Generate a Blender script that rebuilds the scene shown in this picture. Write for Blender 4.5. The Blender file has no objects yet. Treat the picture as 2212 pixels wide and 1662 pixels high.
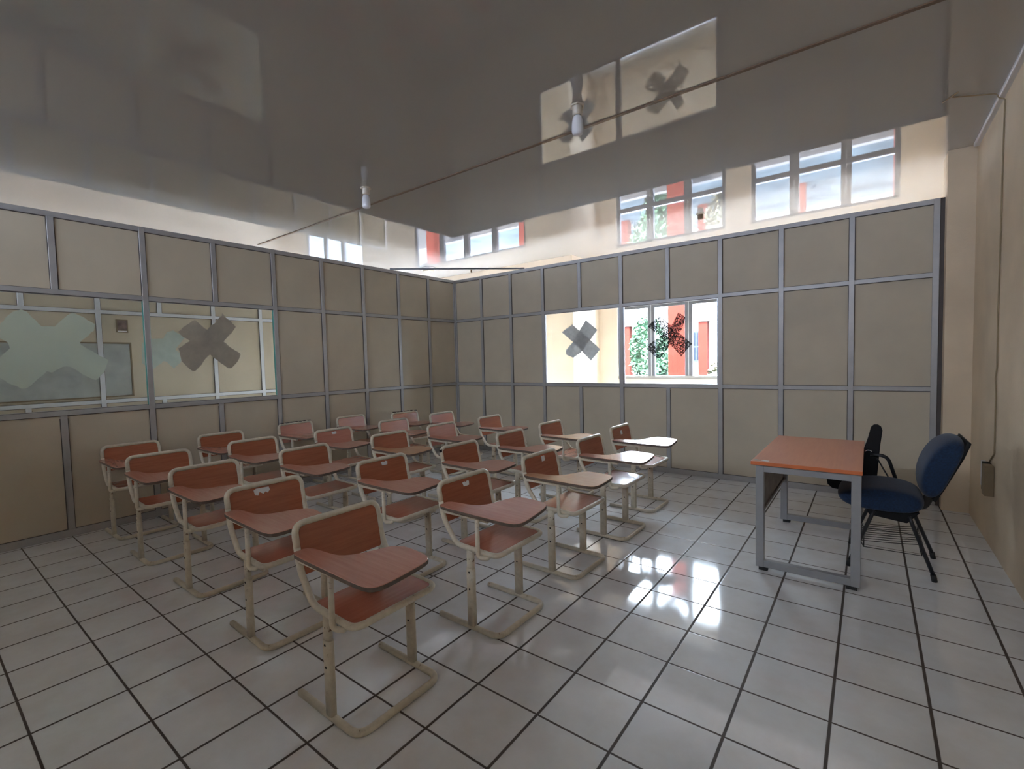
import bpy, bmesh, math, random
from mathutils import Vector, Matrix
random.seed(7)
C = bpy.context.scene.collection
scene = bpy.context.scene

# ------------------------------------------------------------------ camera
IMG_W, IMG_H = 2212, 1662
F_PX = 1016.7
YAW, PITCH, ROLL = -0.649715, -0.049759, -0.025032
CAM = Vector((1.1184, -1.9221, 1.5156))
def cam_axes():
    cy, sy = math.cos(YAW), math.sin(YAW); cp, sp = math.cos(PITCH), math.sin(PITCH)
    f = Vector((sy*cp, cy*cp, sp)); r = Vector((cy, -sy, 0)); u = r.cross(f)
    cr, sr = math.cos(ROLL), math.sin(ROLL)
    return cr*r + sr*u, -sr*r + cr*u, f
_r, _u, _f = cam_axes()
camd = bpy.data.cameras.new('camera'); cam = bpy.data.objects.new('camera', camd); C.objects.link(cam)
camd.sensor_width = 36; camd.lens = F_PX/IMG_W*36; camd.clip_start = 0.05; camd.clip_end = 300
cam.matrix_world = Matrix(((_r.x, _u.x, -_f.x, CAM.x), (_r.y, _u.y, -_f.y, CAM.y), (_r.z, _u.z, -_f.z, CAM.z), (0, 0, 0, 1)))
scene.camera = cam

# ------------------------------------------------------------------ world, sun, portals, exposure
w = bpy.data.worlds.new('sky'); scene.world = w; w.use_nodes = True
bg = w.node_tree.nodes['Background']
bg.inputs['Strength'].default_value = 6.0
_nt = w.node_tree; _tc = _nt.nodes.new('ShaderNodeTexCoord'); _sp = _nt.nodes.new('ShaderNodeSeparateXYZ'); _rp = _nt.nodes.new('ShaderNodeValToRGB')
_nt.links.new(_tc.outputs['Generated'], _sp.inputs[0]); _nt.links.new(_sp.outputs['Z'], _rp.inputs['Fac']); _nt.links.new(_rp.outputs['Color'], bg.inputs['Color'])
_e = _rp.color_ramp.elements; _e[0].position = 0; _e[0].color = (.235, .275, .35, 1); _e[1].position = 1; _e[1].color = (.77, .86, 1, 1)   # bright overcast sky, brightest overhead
sd = bpy.data.lights.new('sun', 'SUN'); sd.energy = 3.0; sd.angle = 0.01; sd.color = (1, .95, .88)
sun = bpy.data.objects.new('sun', sd); C.objects.link(sun)
sun.rotation_euler = (math.radians(32), 0, math.radians(-25))
def portal(name, loc, rot, sx, sy):
    d = bpy.data.lights.new(name, 'AREA'); d.shape = 'RECTANGLE'; d.size = sx; d.size_y = sy
    d.cycles.is_portal = True
    o = bpy.data.objects.new(name, d); C.objects.link(o); o.location = loc; o.rotation_euler = rot
HP = math.pi/2
scene.view_settings.view_transform = 'Standard'; scene.view_settings.look = 'None'
scene.view_settings.gamma = 1; scene.view_settings.use_curve_mapping = False
scene.view_settings.exposure = 4.32
scene.cycles.blur_glossy = 1.0
scene.cycles.max_bounces = 16; scene.cycles.diffuse_bounces = 10; scene.cycles.glossy_bounces = 8; scene.cycles.transparent_max_bounces = 24
scene.cycles.sample_clamp_indirect = 3.0

# ------------------------------------------------------------------ dimensions
XL, YB, XR, YR = -4.733, 4.170, 1.870, -3.90     # left partition, back partition, right wall, rear wall
ZT, ZU, ZS, ZC = 2.960, 2.243, 1.141, 3.340      # partition top, upper rail, sill rail, ceiling
Y1, Y2, X3, X2 = 5.350, 6.350, -3.030, -6.370    # hall outer walls, projecting corner, second partition
XFAR = -12.6
TS, TY = 0.335, 0.33075

# ------------------------------------------------------------------ materials
def mat(name):
    m = bpy.data.materials.new(name); m.use_nodes = True
    nt = m.node_tree; b = nt.nodes['Principled BSDF']
    return m, nt, b
def N(nt, t, **k):
    n = nt.nodes.new(t)
    for a, v in k.items(): setattr(n, a, v)
    return n
def coords(nt, kind='Object', scale=(1,1,1)):
    tc = N(nt, 'ShaderNodeTexCoord'); mp = N(nt, 'ShaderNodeMapping'); mp.inputs['Scale'].default_value = scale
    nt.links.new(tc.outputs[kind], mp.inputs['Vector']); return mp.outputs['Vector']
def ramp(nt, src, stops):
    r = N(nt, 'ShaderNodeValToRGB'); e = r.color_ramp.elements
    while len(e) < len(stops): e.new(.5)
    for i, (p, c) in enumerate(stops):
        e[i].position = p; e[i].color = (*c, 1) if len(c) == 3 else c
    nt.links.new(src, r.inputs['Fac']); return r.outputs['Color']
def noise(nt, vec, scale, detail=3, rough=.5):
    n = N(nt, 'ShaderNodeTexNoise'); n.inputs['Scale'].default_value = scale
    n.inputs['Detail'].default_value = detail; n.inputs['Roughness'].default_value = rough
    nt.links.new(vec, n.inputs['Vector']); return n.outputs['Fac']
def bump(nt, b, h, strength, dist=.01):
    n = N(nt, 'ShaderNodeBump'); n.inputs['Strength'].default_value = strength; n.inputs['Distance'].default_value = dist
    nt.links.new(h, n.inputs['Height']); nt.links.new(n.outputs['Normal'], b.inputs['Normal'])
def math_(nt, op, a, b=None, c=None):
    n = N(nt, 'ShaderNodeMath', operation=op)
    for i, v in enumerate((a, b, c)):
        if v is None: continue
        if isinstance(v, (int, float)): n.inputs[i].default_value = v
        else: nt.links.new(v, n.inputs[i])
    return n.outputs[0]
def mottled(name, c, rough, var=.10, scale=6, metal=0, bmp=0, bscale=60, spec=.5):
    m, nt, b = mat(name)
    v = coords(nt)
    lo = tuple(x*(1-var) for x in c); hi = tuple(min(1, x*(1+var)) for x in c)
    nt.links.new(ramp(nt, noise(nt, v, scale, 5), [(.3, lo), (.7, hi)]), b.inputs['Base Color'])
    b.inputs['Roughness'].default_value = rough; b.inputs['Metallic'].default_value = metal
    b.inputs['Specular IOR Level'].default_value = spec
    if bmp: bump(nt, b, noise(nt, v, bscale, 3), bmp, .004)
    return m
M = {}
M['panel'] = mottled('beige_panel', (.55, .48, .365), .55, .05, 3, bmp=.15, bscale=40)
M['panel_edge'] = mottled('dark_gap', (.10, .085, .08), .8)
M['alu'] = mottled('grey_aluminium', (.42, .41, .405), .42, .06, 9, metal=.3)
M['alu_light'] = mottled('pale_aluminium', (.66, .68, .72), .35, .04, 9, metal=.3)
M['alu_dark'] = mottled('bronze_grey_aluminium', (.20, .21, .24), .4, .08, 9, metal=.3)
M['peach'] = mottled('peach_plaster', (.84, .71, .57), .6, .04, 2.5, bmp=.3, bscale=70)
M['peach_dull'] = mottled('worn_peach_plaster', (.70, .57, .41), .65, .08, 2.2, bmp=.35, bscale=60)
M['white_trim'] = mottled('white_trim', (.72, .70, .72), .35, .03)
M['porcelain'] = mottled('aged_porcelain', (.55, .48, .38), .3, .1, 30)
M['socket_brown'] = mottled('brown_bakelite', (.16, .10, .06), .4, .1, 30)
M['black'] = mottled('black_plastic', (.007, .007, .008), .6, .1, 30, spec=.25)
M['rubber'] = mottled('black_rubber', (.02, .02, .02), .7, .1, 30)
M['blackmetal'] = mottled('black_enamel', (.016, .017, .02), .3, .1, 30)
M['chrome'] = mottled('chrome', (.8, .8, .8), .15, .02, metal=1)
M['desk_metal'] = mottled('grey_desk_enamel', (.30, .305, .315), .4, .06, 12)
M['desk_panel'] = mottled('grey_modesty_panel', (.25, .23, .21), .55, .25, 14)
M['paper'] = mottled('white_paper', (.74, .74, .74), .7, .05, 20)
M['paper_grey'] = mottled('old_grey_paper', (.66, .67, .66), .8, .16, 22)
M['paper_tan'] = mottled('old_tan_paper', (.50, .45, .37), .8, .12, 14)
def translucent(key, c, amt):
    m = M[key]; nt = m.node_tree; b = nt.nodes['Principled BSDF']; out = nt.nodes['Material Output']
    t = N(nt, 'ShaderNodeBsdfTranslucent'); t.inputs['Color'].default_value = (*c, 1); ms = N(nt, 'ShaderNodeMixShader'); ms.inputs[0].default_value = amt
    nt.links.new(b.outputs[0], ms.inputs[1]); nt.links.new(t.outputs[0], ms.inputs[2]); nt.links.new(ms.outputs[0], out.inputs[0])
translucent('paper_grey', (.55, .56, .56), .45); translucent('paper_tan', (.50, .46, .38), .35)
M['cable'] = mottled('tan_cable', (.30, .22, .13), .6, .1)
M['board_grey'] = mottled('grey_board', (.38, .40, .38), .5, .12, 7)
M['board_frame'] = mottled('brown_board_frame', (.20, .15, .09), .5, .1, 9)
M['picture'] = mottled('dark_picture', (.16, .11, .10), .4, .5, 22)
M['render_lightened'] = mottled('lightened_wall_render', (.20, .195, .195), .9, .04, 2, spec=.1)  # white render, colour lightened to offset the shade under the eave
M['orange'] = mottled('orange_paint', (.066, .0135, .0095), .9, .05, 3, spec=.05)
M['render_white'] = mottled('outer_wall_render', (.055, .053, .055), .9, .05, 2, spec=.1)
M['soffit'] = mottled('pink_paving', (.031, .022, .026), .9, .10, 2.5, spec=.1)
M['glass_far'] = mottled('far_window_glass', (.010, .014, .022), .5, .2, 4, spec=.1)
M['roof_tile'] = mottled('pale_roof', (.07, .06, .06), .9, .1, 3, spec=.1)
M['far_frame'] = mottled('far_window_frame', (.03, .038, .05), .8, .1, 4, spec=.1)
M['trunk'] = mottled('tree_bark', (.02, .017, .014), .9, .3, 12)
M['lawn'] = mottled('garden_ground', (.022, .029, .036), .95, .35, 1.0, spec=.1)
M['wirebasket'] = M['blackmetal']
M['shell'] = mottled('roof_concrete', (.35, .34, .33), .8, .1, 2)

def leaf_mat(name, a, b_):
    m, nt, b = mat(name); v = coords(nt)
    nt.links.new(ramp(nt, noise(nt, v, 4, 3), [(.3, a), (.7, b_)]), b.inputs['Base Color'])
    b.inputs['Roughness'].default_value = .6; return m
M['leaf'] = leaf_mat('tree_leaves', (.010, .042, .018), (.035, .085, .042))
M['leaf2'] = leaf_mat('shrub_leaves', (.022, .036, .014), (.085, .062, .035))

# glossy pvc ceiling: boards run along y, one seam each 0.2145 m
m, nt, b = mat('glossy_ceiling_boards'); M['ceiling'] = m
tc = N(nt, 'ShaderNodeTexCoord'); sx = N(nt, 'ShaderNodeSeparateXYZ'); nt.links.new(tc.outputs['Object'], sx.inputs[0])
fx = math_(nt, 'FRACT', math_(nt, 'DIVIDE', math_(nt, 'ADD', sx.outputs['X'], 21.45-.088), .2145))
near = math_(nt, 'ABSOLUTE', math_(nt, 'SUBTRACT', fx, .5))
seam = N(nt, 'ShaderNodeMapRange'); seam.inputs['From Min'].default_value = .484; seam.inputs['From Max'].default_value = .497
nt.links.new(near, seam.inputs['Value'])
v = coords(nt, 'Object', (1, .35, 1))
wav = noise(nt, v, 2.2, 2)
v2 = coords(nt, 'Object', (7, .9, 1)); wav2 = noise(nt, v2, 1.3, 1)
h = math_(nt, 'ADD', math_(nt, 'MULTIPLY', wav, .30), math_(nt, 'MULTIPLY', wav2, .22))
h = math_(nt, 'SUBTRACT', h, math_(nt, 'MULTIPLY', seam.outputs[0], .06))
bump(nt, b, h, .05, .006)
b.inputs['Base Color'].default_value = (.47, .46, .445, 1); b.inputs['Roughness'].default_value = .025
b.inputs['IOR'].default_value = 1.5; b.inputs['Specular IOR Level'].default_value = .6
b.inputs['Coat Weight'].default_value = .15; b.inputs['Coat Roughness'].default_value = .02; b.inputs['Coat IOR'].default_value = 1.6

# tiled floor
m, nt, b = mat('glazed_floor_tiles'); M['floor'] = m
tc = N(nt, 'ShaderNodeTexCoord'); sx = N(nt, 'ShaderNodeSeparateXYZ'); nt.links.new(tc.outputs['Object'], sx.inputs[0])
def edge(axis, size, width):
    q = math_(nt, 'DIVIDE', math_(nt, 'ADD', sx.outputs[axis], size*100), size)
    d = math_(nt, 'MULTIPLY', math_(nt, 'SUBTRACT', .5, math_(nt, 'ABSOLUTE', math_(nt, 'SUBTRACT', math_(nt, 'FRACT', q), .5))), size)
    r = N(nt, 'ShaderNodeMapRange'); r.inputs['From Min'].default_value = width*.75; r.inputs['From Max'].default_value = width*1.15
    nt.links.new(d, r.inputs['Value']); return r.outputs[0], math_(nt, 'FLOOR', q)
ex, cx = edge('X', TS, .0068); ey, cyy = edge('Y', TY, .0052)
tile = math_(nt, 'MINIMUM', ex, ey)
cell = N(nt, 'ShaderNodeCombineXYZ'); nt.links.new(cx, cell.inputs[0]); nt.links.new(cyy, cell.inputs[1])
wn = N(nt, 'ShaderNodeTexWhiteNoise'); nt.links.new(cell.outputs[0], wn.inputs['Vector'])
v = coords(nt)
tint = ramp(nt, wn.outputs['Value'], [(0, (.76, .78, .80)), (1, (.80, .82, .84))])
stain = ramp(nt, noise(nt, v, 3.5, 6, .6), [(.35, (.90, .88, .86)), (.6, (1, 1, 1))])
mx = N(nt, 'ShaderNodeMix', data_type='RGBA', blend_type='MULTIPLY'); mx.inputs['Factor'].default_value = 1
nt.links.new(tint, mx.inputs['A']); nt.links.new(stain, mx.inputs['B'])
mg = N(nt, 'ShaderNodeMix', data_type='RGBA'); mg.inputs['A'].default_value = (.055, .038, .028, 1)
nt.links.new(tile, mg.inputs['Factor']); nt.links.new(mx.outputs['Result'], mg.inputs['B'])
nt.links.new(mg.outputs['Result'], b.inputs['Base Color'])
rr = N(nt, 'ShaderNodeMapRange'); rr.inputs['To Min'].default_value = .8; rr.inputs['To Max'].default_value = .035
nt.links.new(tile, rr.inputs['Value'])
sm = math_(nt, 'MULTIPLY', noise(nt, v, 5, 4), .07)
nt.links.new(math_(nt, 'ADD', rr.outputs[0], sm), b.inputs['Roughness'])
hh = math_(nt, 'ADD', math_(nt, 'MULTIPLY', tile, .25), math_(nt, 'MULTIPLY', noise(nt, v, 3, 2), .55))
bump(nt, b, hh, .2, .004)
b.inputs['Specular IOR Level'].default_value = 1.0; b.inputs['IOR'].default_value = 1.52

# wood laminate
def wood(name, dark, light, axis, rough):
    m, nt, b = mat(name)
    tc = N(nt, 'ShaderNodeTexCoord'); mp = N(nt, 'ShaderNodeMapping')
    mp.inputs['Scale'].default_value = tuple(2.2 if a == axis else 34 for a in 'XYZ')
    oi = N(nt, 'ShaderNodeObjectInfo'); add = N(nt, 'ShaderNodeVectorMath', operation='ADD')
    sc = math_(nt, 'MULTIPLY', oi.outputs['Random'], 9.0)
    nt.links.new(tc.outputs['Object'], add.inputs[0]); nt.links.new(sc, add.inputs[1]); nt.links.new(add.outputs[0], mp.inputs[0])
    nt.links.new(ramp(nt, noise(nt, mp.outputs[0], 2.0, 5, .6), [(.25, dark), (.5, tuple((a+c)/2 for a, c in zip(dark, light))), (.8, light)]), b.inputs['Base Color'])
    b.inputs['Roughness'].default_value = rough; b.inputs['Specular IOR Level'].default_value = .6
    b.inputs['Coat Weight'].default_value = .35; b.inputs['Coat Roughness'].default_value = .18
    return m
M['wood_back'] = wood('red_brown_laminate', (.30, .082, .036), (.43, .135, .062), 'Y', .26)
M['wood_seat'] = wood('seat_laminate', (.36, .115, .066), (.46, .17, .105), 'Y', .22)
M['wood_tablet'] = wood('tablet_laminate', (.43, .18, .125), (.53, .25, .18), 'X', .20)
M['wood_sheen'] = wood('sheen_pink_laminate', (.45, .17, .12), (.56, .24, .17), 'Y', .24)  # red-brown laminate with the pinkish sheen of far backs put into its colour
M['wood_light'] = wood('tan_laminate', (.42, .20, .10), (.54, .28, .15), 'X', .24)
M['ply_edge'] = mottled('plywood_edge', (.14, .10, .075), .6, .2, 30)
M['desk_top'] = wood('orange_desk_laminate', (.66, .24, .125), (.74, .29, .155), 'Y', .35)
M['desk_edge'] = mottled('orange_desk_edge', (.62, .17, .06), .4, .08, 10)

# cream enamelled tube with scuffs
m, nt, b = mat('cream_enamel'); M['cream'] = m
v = coords(nt)
nt.links.new(ramp(nt, noise(nt, v, 26, 6, .65), [(.29, (.18, .10, .05)), (.34, (.56, .50, .39)), (.6, (.66, .60, .48))]), b.inputs['Base Color'])
b.inputs['Roughness'].default_value = .28
# blue fabric
m, nt, b = mat('blue_fabric'); M['blue'] = m
v = coords(nt)
nt.links.new(ramp(nt, noise(nt, v, 90, 3), [(.3, (.0025, .013, .042)), (.7, (.005, .030, .088))]), b.inputs['Base Color'])
b.inputs['Roughness'].default_value = .85; b.inputs['Sheen Weight'].default_value = .15
bump(nt, b, noise(nt, v, 300, 2), .4, .002)

def glass_mat(name, tint, refl=1.0):
    m = bpy.data.materials.new(name); m.use_nodes = True; nt = m.node_tree
    nt.nodes.clear(); out = N(nt, 'ShaderNodeOutputMaterial')
    tr = N(nt, 'ShaderNodeBsdfTransparent'); tr.inputs['Color'].default_value = (*tint, 1)
    gl = N(nt, 'ShaderNodeBsdfGlossy'); gl.inputs['Roughness'].default_value = .01
    lw_ = N(nt, 'ShaderNodeLayerWeight'); lw_.inputs['Blend'].default_value = .5
    ms = N(nt, 'ShaderNodeMixShader')
    schlick = math_(nt, 'ADD', math_(nt, 'MULTIPLY', math_(nt, 'POWER', lw_.outputs['Facing'], 5), .95), .04)
    nt.links.new(math_(nt, 'MULTIPLY', schlick, refl), ms.inputs[0]); nt.links.new(tr.outputs[0], ms.inputs[1]); nt.links.new(gl.outputs[0], ms.inputs[2])
    nt.links.new(ms.outputs[0], out.inputs[0]); return m
M['glass'] = glass_mat('clear_glass', (.965, .98, .975))
M['glass_edge'] = mottled('green_glass_edge', (.10, .35, .30), .3, .05)
M['bulb'] = mottled('frosted_bulb', (.72, .72, .74), .18, .02)

def film_mat(name, col, lo, hi, scale, stretch=(1, 1, 1), gain=1.0, trans=0):
    """thin paint or glue residue on glass, with see-through gaps"""
    m = bpy.data.materials.new(name); m.use_nodes = True; nt = m.node_tree
    b = nt.nodes['Principled BSDF']; out = nt.nodes['Material Output']
    b.inputs['Base Color'].default_value = (*col, 1); b.inputs['Roughness'].default_value = .9
    tr = N(nt, 'ShaderNodeBsdfTransparent'); ms = N(nt, 'ShaderNodeMixShader')
    v = coords(nt, 'Object', stretch)
    f = noise(nt, v, scale, 6, .7)
    mr = N(nt, 'ShaderNodeMapRange'); mr.inputs['From Min'].default_value = lo; mr.inputs['From Max'].default_value = hi
    mr.inputs['To Max'].default_value = gain
    nt.links.new(f, mr.inputs['Value']); nt.links.new(mr.outputs[0], ms.inputs[0])
    t2 = N(nt, 'ShaderNodeBsdfTranslucent'); t2.inputs['Color'].default_value = (*col, 1); m2 = N(nt, 'ShaderNodeMixShader'); m2.inputs[0].default_value = trans
    nt.links.new(b.outputs[0], m2.inputs[1]); nt.links.new(t2.outputs[0], m2.inputs[2])
    nt.links.new(tr.outputs[0], ms.inputs[1]); nt.links.new(m2.outputs[0], ms.inputs[2]); nt.links.new(ms.outputs[0], out.inputs[0])
    return m
M['film_black'] = film_mat('black_glue_residue', (.03, .03, .03), .38, .56, 70, (1, 1, 1), .95)
M['film_pale'] = film_mat('pale_paint_on_glass', (.66, .72, .62), .0, .2, 6, (1, 1, 1), .62, .5)
M['paper_green'] = mottled('pale_green_paper', (.44, .50, .45), .8, .07, 10)

# ------------------------------------------------------------------ mesh helpers
class MB:
    """collects shapes and links them as one mesh object"""
    def __init__(s): s.bm = bmesh.new(); s.mats = []
    def mi(s, m):
        if m not in s.mats: s.mats.append(m)
        return s.mats.index(m)
    def face(s, pts, m):
        vs = [s.bm.verts.new(p) for p in pts]; f = s.bm.faces.new(vs); f.material_index = s.mi(m); return f
    def box(s, x0, x1, y0, y1, z0, z1, m, T=None):
        P = [Vector((x, y, z)) for x in (x0, x1) for y in (y0, y1) for z in (z0, z1)]
        if T: P = [T @ p for p in P]
        V = [s.bm.verts.new(p) for p in P]
        for q in ((0, 1, 3, 2), (4, 6, 7, 5), (0, 4, 5, 1), (2, 3, 7, 6), (0, 2, 6, 4), (1, 5, 7, 3)):
            f = s.bm.faces.new([V[i] for i in q]); f.material_index = s.mi(m)
        return s
    def tube(s, pts, r, m, n=10, ry=None, up=Vector((0, 0, 1)), cap=True, sq=1.0):
        pts = [Vector(p) for p in pts]; ry = ry or r; rings = []
        prev = None
        for i, p in enumerate(pts):
            if i == 0: t = pts[1]-p
            elif i == len(pts)-1: t = p-pts[i-1]
            else: t = (pts[i+1]-p).normalized() + (p-pts[i-1]).normalized()
            t.normalize()
            if prev is None:
                a = up.cross(t)
                if a.length < .05: a = Vector((0, 1, 0)).cross(t)
                a.normalize()
            else:
                a = prev - t*prev.dot(t); a.normalize()
            prev = a; bb = t.cross(a)
            ring = []
            for k in range(n):
                th = 2*math.pi*k/n; c, q = math.cos(th), math.sin(th)
                c = math.copysign(abs(c)**sq, c); q = math.copysign(abs(q)**sq, q)
                ring.append(s.bm.verts.new(p + a*c*r + bb*q*ry))
            rings.append(ring)
        idx = s.mi(m)
        for A, B in zip(rings, rings[1:]):
            for k in range(n):
                f = s.bm.faces.new((A[k], A[(k+1) % n], B[(k+1) % n], B[k])); f.material_index = idx; f.smooth = True
        if cap:
            for R_, rev in ((rings[0], True), (rings[-1], False)):
                f = s.bm.faces.new(list(reversed(R_)) if rev else R_); f.material_index = idx
        return s
    def lathe(s, c, prof, m, n=20, axis='Z'):
        rings = []
        for r, z in prof:
            rings.append([s.bm.verts.new((c[0]+r*math.cos(2*math.pi*k/n), c[1]+r*math.sin(2*math.pi*k/n), c[2]+z)) for k in range(n)])
        idx = s.mi(m)
        for A, B in zip(rings, rings[1:]):
            for k in range(n):
                f = s.bm.faces.new((A[k], A[(k+1) % n], B[(k+1) % n], B[k])); f.material_index = idx; f.smooth = True
        for R_ in (rings[0], rings[-1]):
            f = s.bm.faces.new(R_); f.material_index = idx
        return s
    def prism(s, outline, z0, z1, m, medge=None, T=None, plane='XY'):
        """extrude a 2D outline; plane tells which axes the outline lives in"""
        def P(u, v, h):
            p = {'XY': (u, v, h), 'XZ': (u, h, v), 'YZ': (h, u, v)}[plane]; p = Vector(p); return T @ p if T else p
        A = [s.bm.verts.new(P(u, v, z0)) for u, v in outline]; B = [s.bm.verts.new(P(u, v, z1)) for u, v in outline]
        i1 = s.mi(m); i2 = s.mi(medge or m)
        f = s.bm.faces.new(A); f.material_index = i1
        f = s.bm.faces.new(B); f.material_index = i1
        for k in range(len(A)):
            j = (k+1) % len(A); f = s.bm.faces.new((A[k], A[j], B[j], B[k])); f.material_index = i2
        return s
    def build(s, name, parent=None, bevel=0, segs=2, smooth=False, loc=None, subsurf=0):
        bmesh.ops.recalc_face_normals(s.bm, faces=s.bm.faces)
        me = bpy.data.meshes.new(name); s.bm.to_mesh(me); s.bm.free()
        for m in s.mats: me.materials.append(M[m])
        if smooth:
            for p in me.polygons: p.use_smooth = True
        o = bpy.data.objects.new(name, me); C.objects.link(o)
        if loc: o.location = loc
        if parent: o.parent = parent
        if bevel:
            b = o.modifiers.new('bevel', 'BEVEL'); b.width = bevel; b.segments = segs; b.limit_method = 'ANGLE'; b.angle_limit = math.radians(40)
        if subsurf:
            q = o.modifiers.new('subsurf', 'SUBSURF'); q.levels = subsurf; q.render_levels = subsurf
        return o
def fillet(pts, r, n=6):
    """round the inner corners of a polyline"""
    pts = [Vector(p) for p in pts]; out = [pts[0]]
    rs = r if isinstance(r, (list, tuple)) else [r]*(len(pts)-2)
    for i in range(1, len(pts)-1):
        a, p, b = pts[i-1], pts[i], pts[i+1]; rr_ = rs[i-1]
        u = (a-p).normalized(); v_ = (b-p).normalized(); ang = u.angle(v_)
        d = min(rr_/math.tan(ang/2), .49*min((a-p).length, (b-p).length))
        p0, p1 = p+u*d, p+v_*d
        for k in range(n+1):
            t = k/n; out.append((1-t)**2*p0 + 2*t*(1-t)*p + t*t*p1)
    out.append(pts[-1]); return out
def empty(name, loc=(0, 0, 0), rz=0):
    o = bpy.data.objects.new(name, None); C.objects.link(o); o.location = loc; o.rotation_euler = (0, 0, rz)
    o.empty_display_size = .1; return o
def tag(o, label=None, cat=None, group=None, kind=None):
    if label: o['label'] = label
    if cat: o['category'] = cat
    if group: o['group'] = group
    if kind: o['kind'] = kind
    return o
def struct(o): o['kind'] = 'structure'; return o
def copy_tree(o, parent=None):
    c = o.copy(); C.objects.link(c); c.parent = parent
    for ch in list(o.children): copy_tree(ch, c)
    return c

# ------------------------------------------------------------------ the setting
fl = MB(); fl.box(XFAR-.2, XR+.3, YR-.2, Y2+.2, -.12, 0, 'floor'); struct(fl.build('floor'))
ce = MB(); ce.box(XFAR-.2, XR+.3, YR-.2, Y2+.25, ZC, ZC+.18, 'ceiling'); struct(ce.build('ceiling'))
tr = MB(); tr.box(XL-1.4, XR-.03, 1.4765-.010, 1.4765+.018, ZC-.007, ZC+.004, 'socket_brown')
struct(tag(tr.build('trim_1'), 'dark joint strip running across the white ceiling'))
tr = MB(); tr.box(XR-.035, XR+.01, YR, 3.98, ZC-.035, ZC, 'white_trim'); struct(tr.build('trim_2', bevel=.008))

def partition(name, axis, pos, room_side, u0, studs, cells_glass, u_end, depth=.05, fm='alu'):
    """aluminium-framed partition. axis 'X': runs along x at y=pos. axis 'Y': runs along y at x=pos.
    studs: [(u, full?)]; cells_glass: [(ua, ub)]; room_side: +1/-1 direction that looks into the classroom"""
    root = empty(name, (0, 0, 0)); struct(root)
    lo, hi = min(u0, u_end), max(u0, u_end)
    f0, f1 = (pos-depth, pos+.0) if room_side < 0 else (pos, pos+depth)
    def put(mb, ua, ub, d0, d1, z0, z1, m):
        if axis == 'X': mb.box(ua, ub, d0, d1, z0, z1, m)
        else: mb.box(d0, d1, ua, ub, z0, z1, m)
    # frame face is at 'pos' on the room side
    a, b = (pos, pos+depth) if room_side < 0 else (pos-depth, pos)
    pm = (a+b)/2
    p0, p1 = pm-.006, pm+.006
    wl = sorted(cells_glass)
    mb = MB(); put(mb, lo, hi, p0, p1, .05, ZS, 'panel'); mb.build('lower_panel', root)
    mb = MB(); put(mb, lo, hi, p0, p1, ZU, ZT-.02, 'panel'); mb.build('upper_panel', root)
    cur = lo
    edges = []
    for (ga, gb) in wl:
        if ga > cur+.01: edges.append((cur, ga))
        cur = gb
    if cur < hi-.01: edges.append((cur, hi))
    for (ua, ub) in edges:
        mb = MB(); put(mb, ua, ub, p0, p1, ZS, ZU, 'panel'); mb.build('middle_panel', root)
    W = .024
    for (u, full) in studs:
        if full:
            mb = MB(); put(mb, u-W, u+W, a, b, 0, ZT, fm); st = mb.build('stud', root, bevel=.002, segs=1)
            if u-W > lo and u+W < hi:
                for z0, z1 in ((.065, ZS-.022), (ZS+.022, ZU-.022), (ZU+.022, ZT-.048)):
                    if z0 > ZS and z1 < ZU+.01 and any(ga-.01 < u < gb+.01 for ga, gb in wl): continue
                    mb = MB(); put(mb, u-W-.005, u+W+.005, a+.008, b-.008, z0, z1, 'panel_edge'); mb.build('edge_strip', st)  # dark strip along the stud edges
        else:
            for z0, z1 in ((.05, ZS), (ZU, ZT)):
                mb = MB(); put(mb, u-W, u+W, a+.002, b-.002, z0, z1, fm); st = mb.build('stud', root, bevel=.002, segs=1)
                mb = MB(); put(mb, u-W-.005, u+W+.005, a+.009, b-.009, z0+.01, z1-.05, 'panel_edge'); mb.build('edge_strip', st)
    for z0, z1 in ((0, .065), (ZS-.022, ZS+.022), (ZU-.022, ZU+.022), (ZT-.048, ZT)):
        mb = MB(); put(mb, lo-.02, hi+.02, a+.001, b-.001, z0, z1, fm); ra = mb.build('rail', root, bevel=.002, segs=1)
        mb = MB(); put(mb, lo, hi, a+.010, b-.010, max(.002, z0-.005), z1+(.004 if z1 < ZT else -.01), 'panel_edge'); mb.build('edge_strip', ra)
    return root, put, pm

# left partition (runs along y), back partition (runs along x)
LS = [(.0, True), (.620, True), (1.245, True), (1.893, True), (2.535, True), (3.181, True), (3.845, False), (4.492, True), (5.160, False), (5.80, True), (6.44, True), (7.08, True), (7.72, True)]
BS = [(.0, True), (.607, True), (1.225, True), (1.848, True), (2.487, False), (3.127, True), (3.771, False), (4.409, True), (5.054, True), (5.697, True), (6.352, True)]
lw, lput, lpm = partition('wall_left', 'Y', XL, +1, YB, [(YB-u, f) for u, f in LS], [(YB-5.80, YB-4.492), (YB-4.492, YB-3.181)], YR)
bw, bput, bpm = partition('wall_back', 'X', YB, -1, XL, [(XL+u, f) for u, f in BS], [(XL+1.848, XL+3.127), (XL+3.127, XL+4.409)], XL+6.345)
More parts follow.
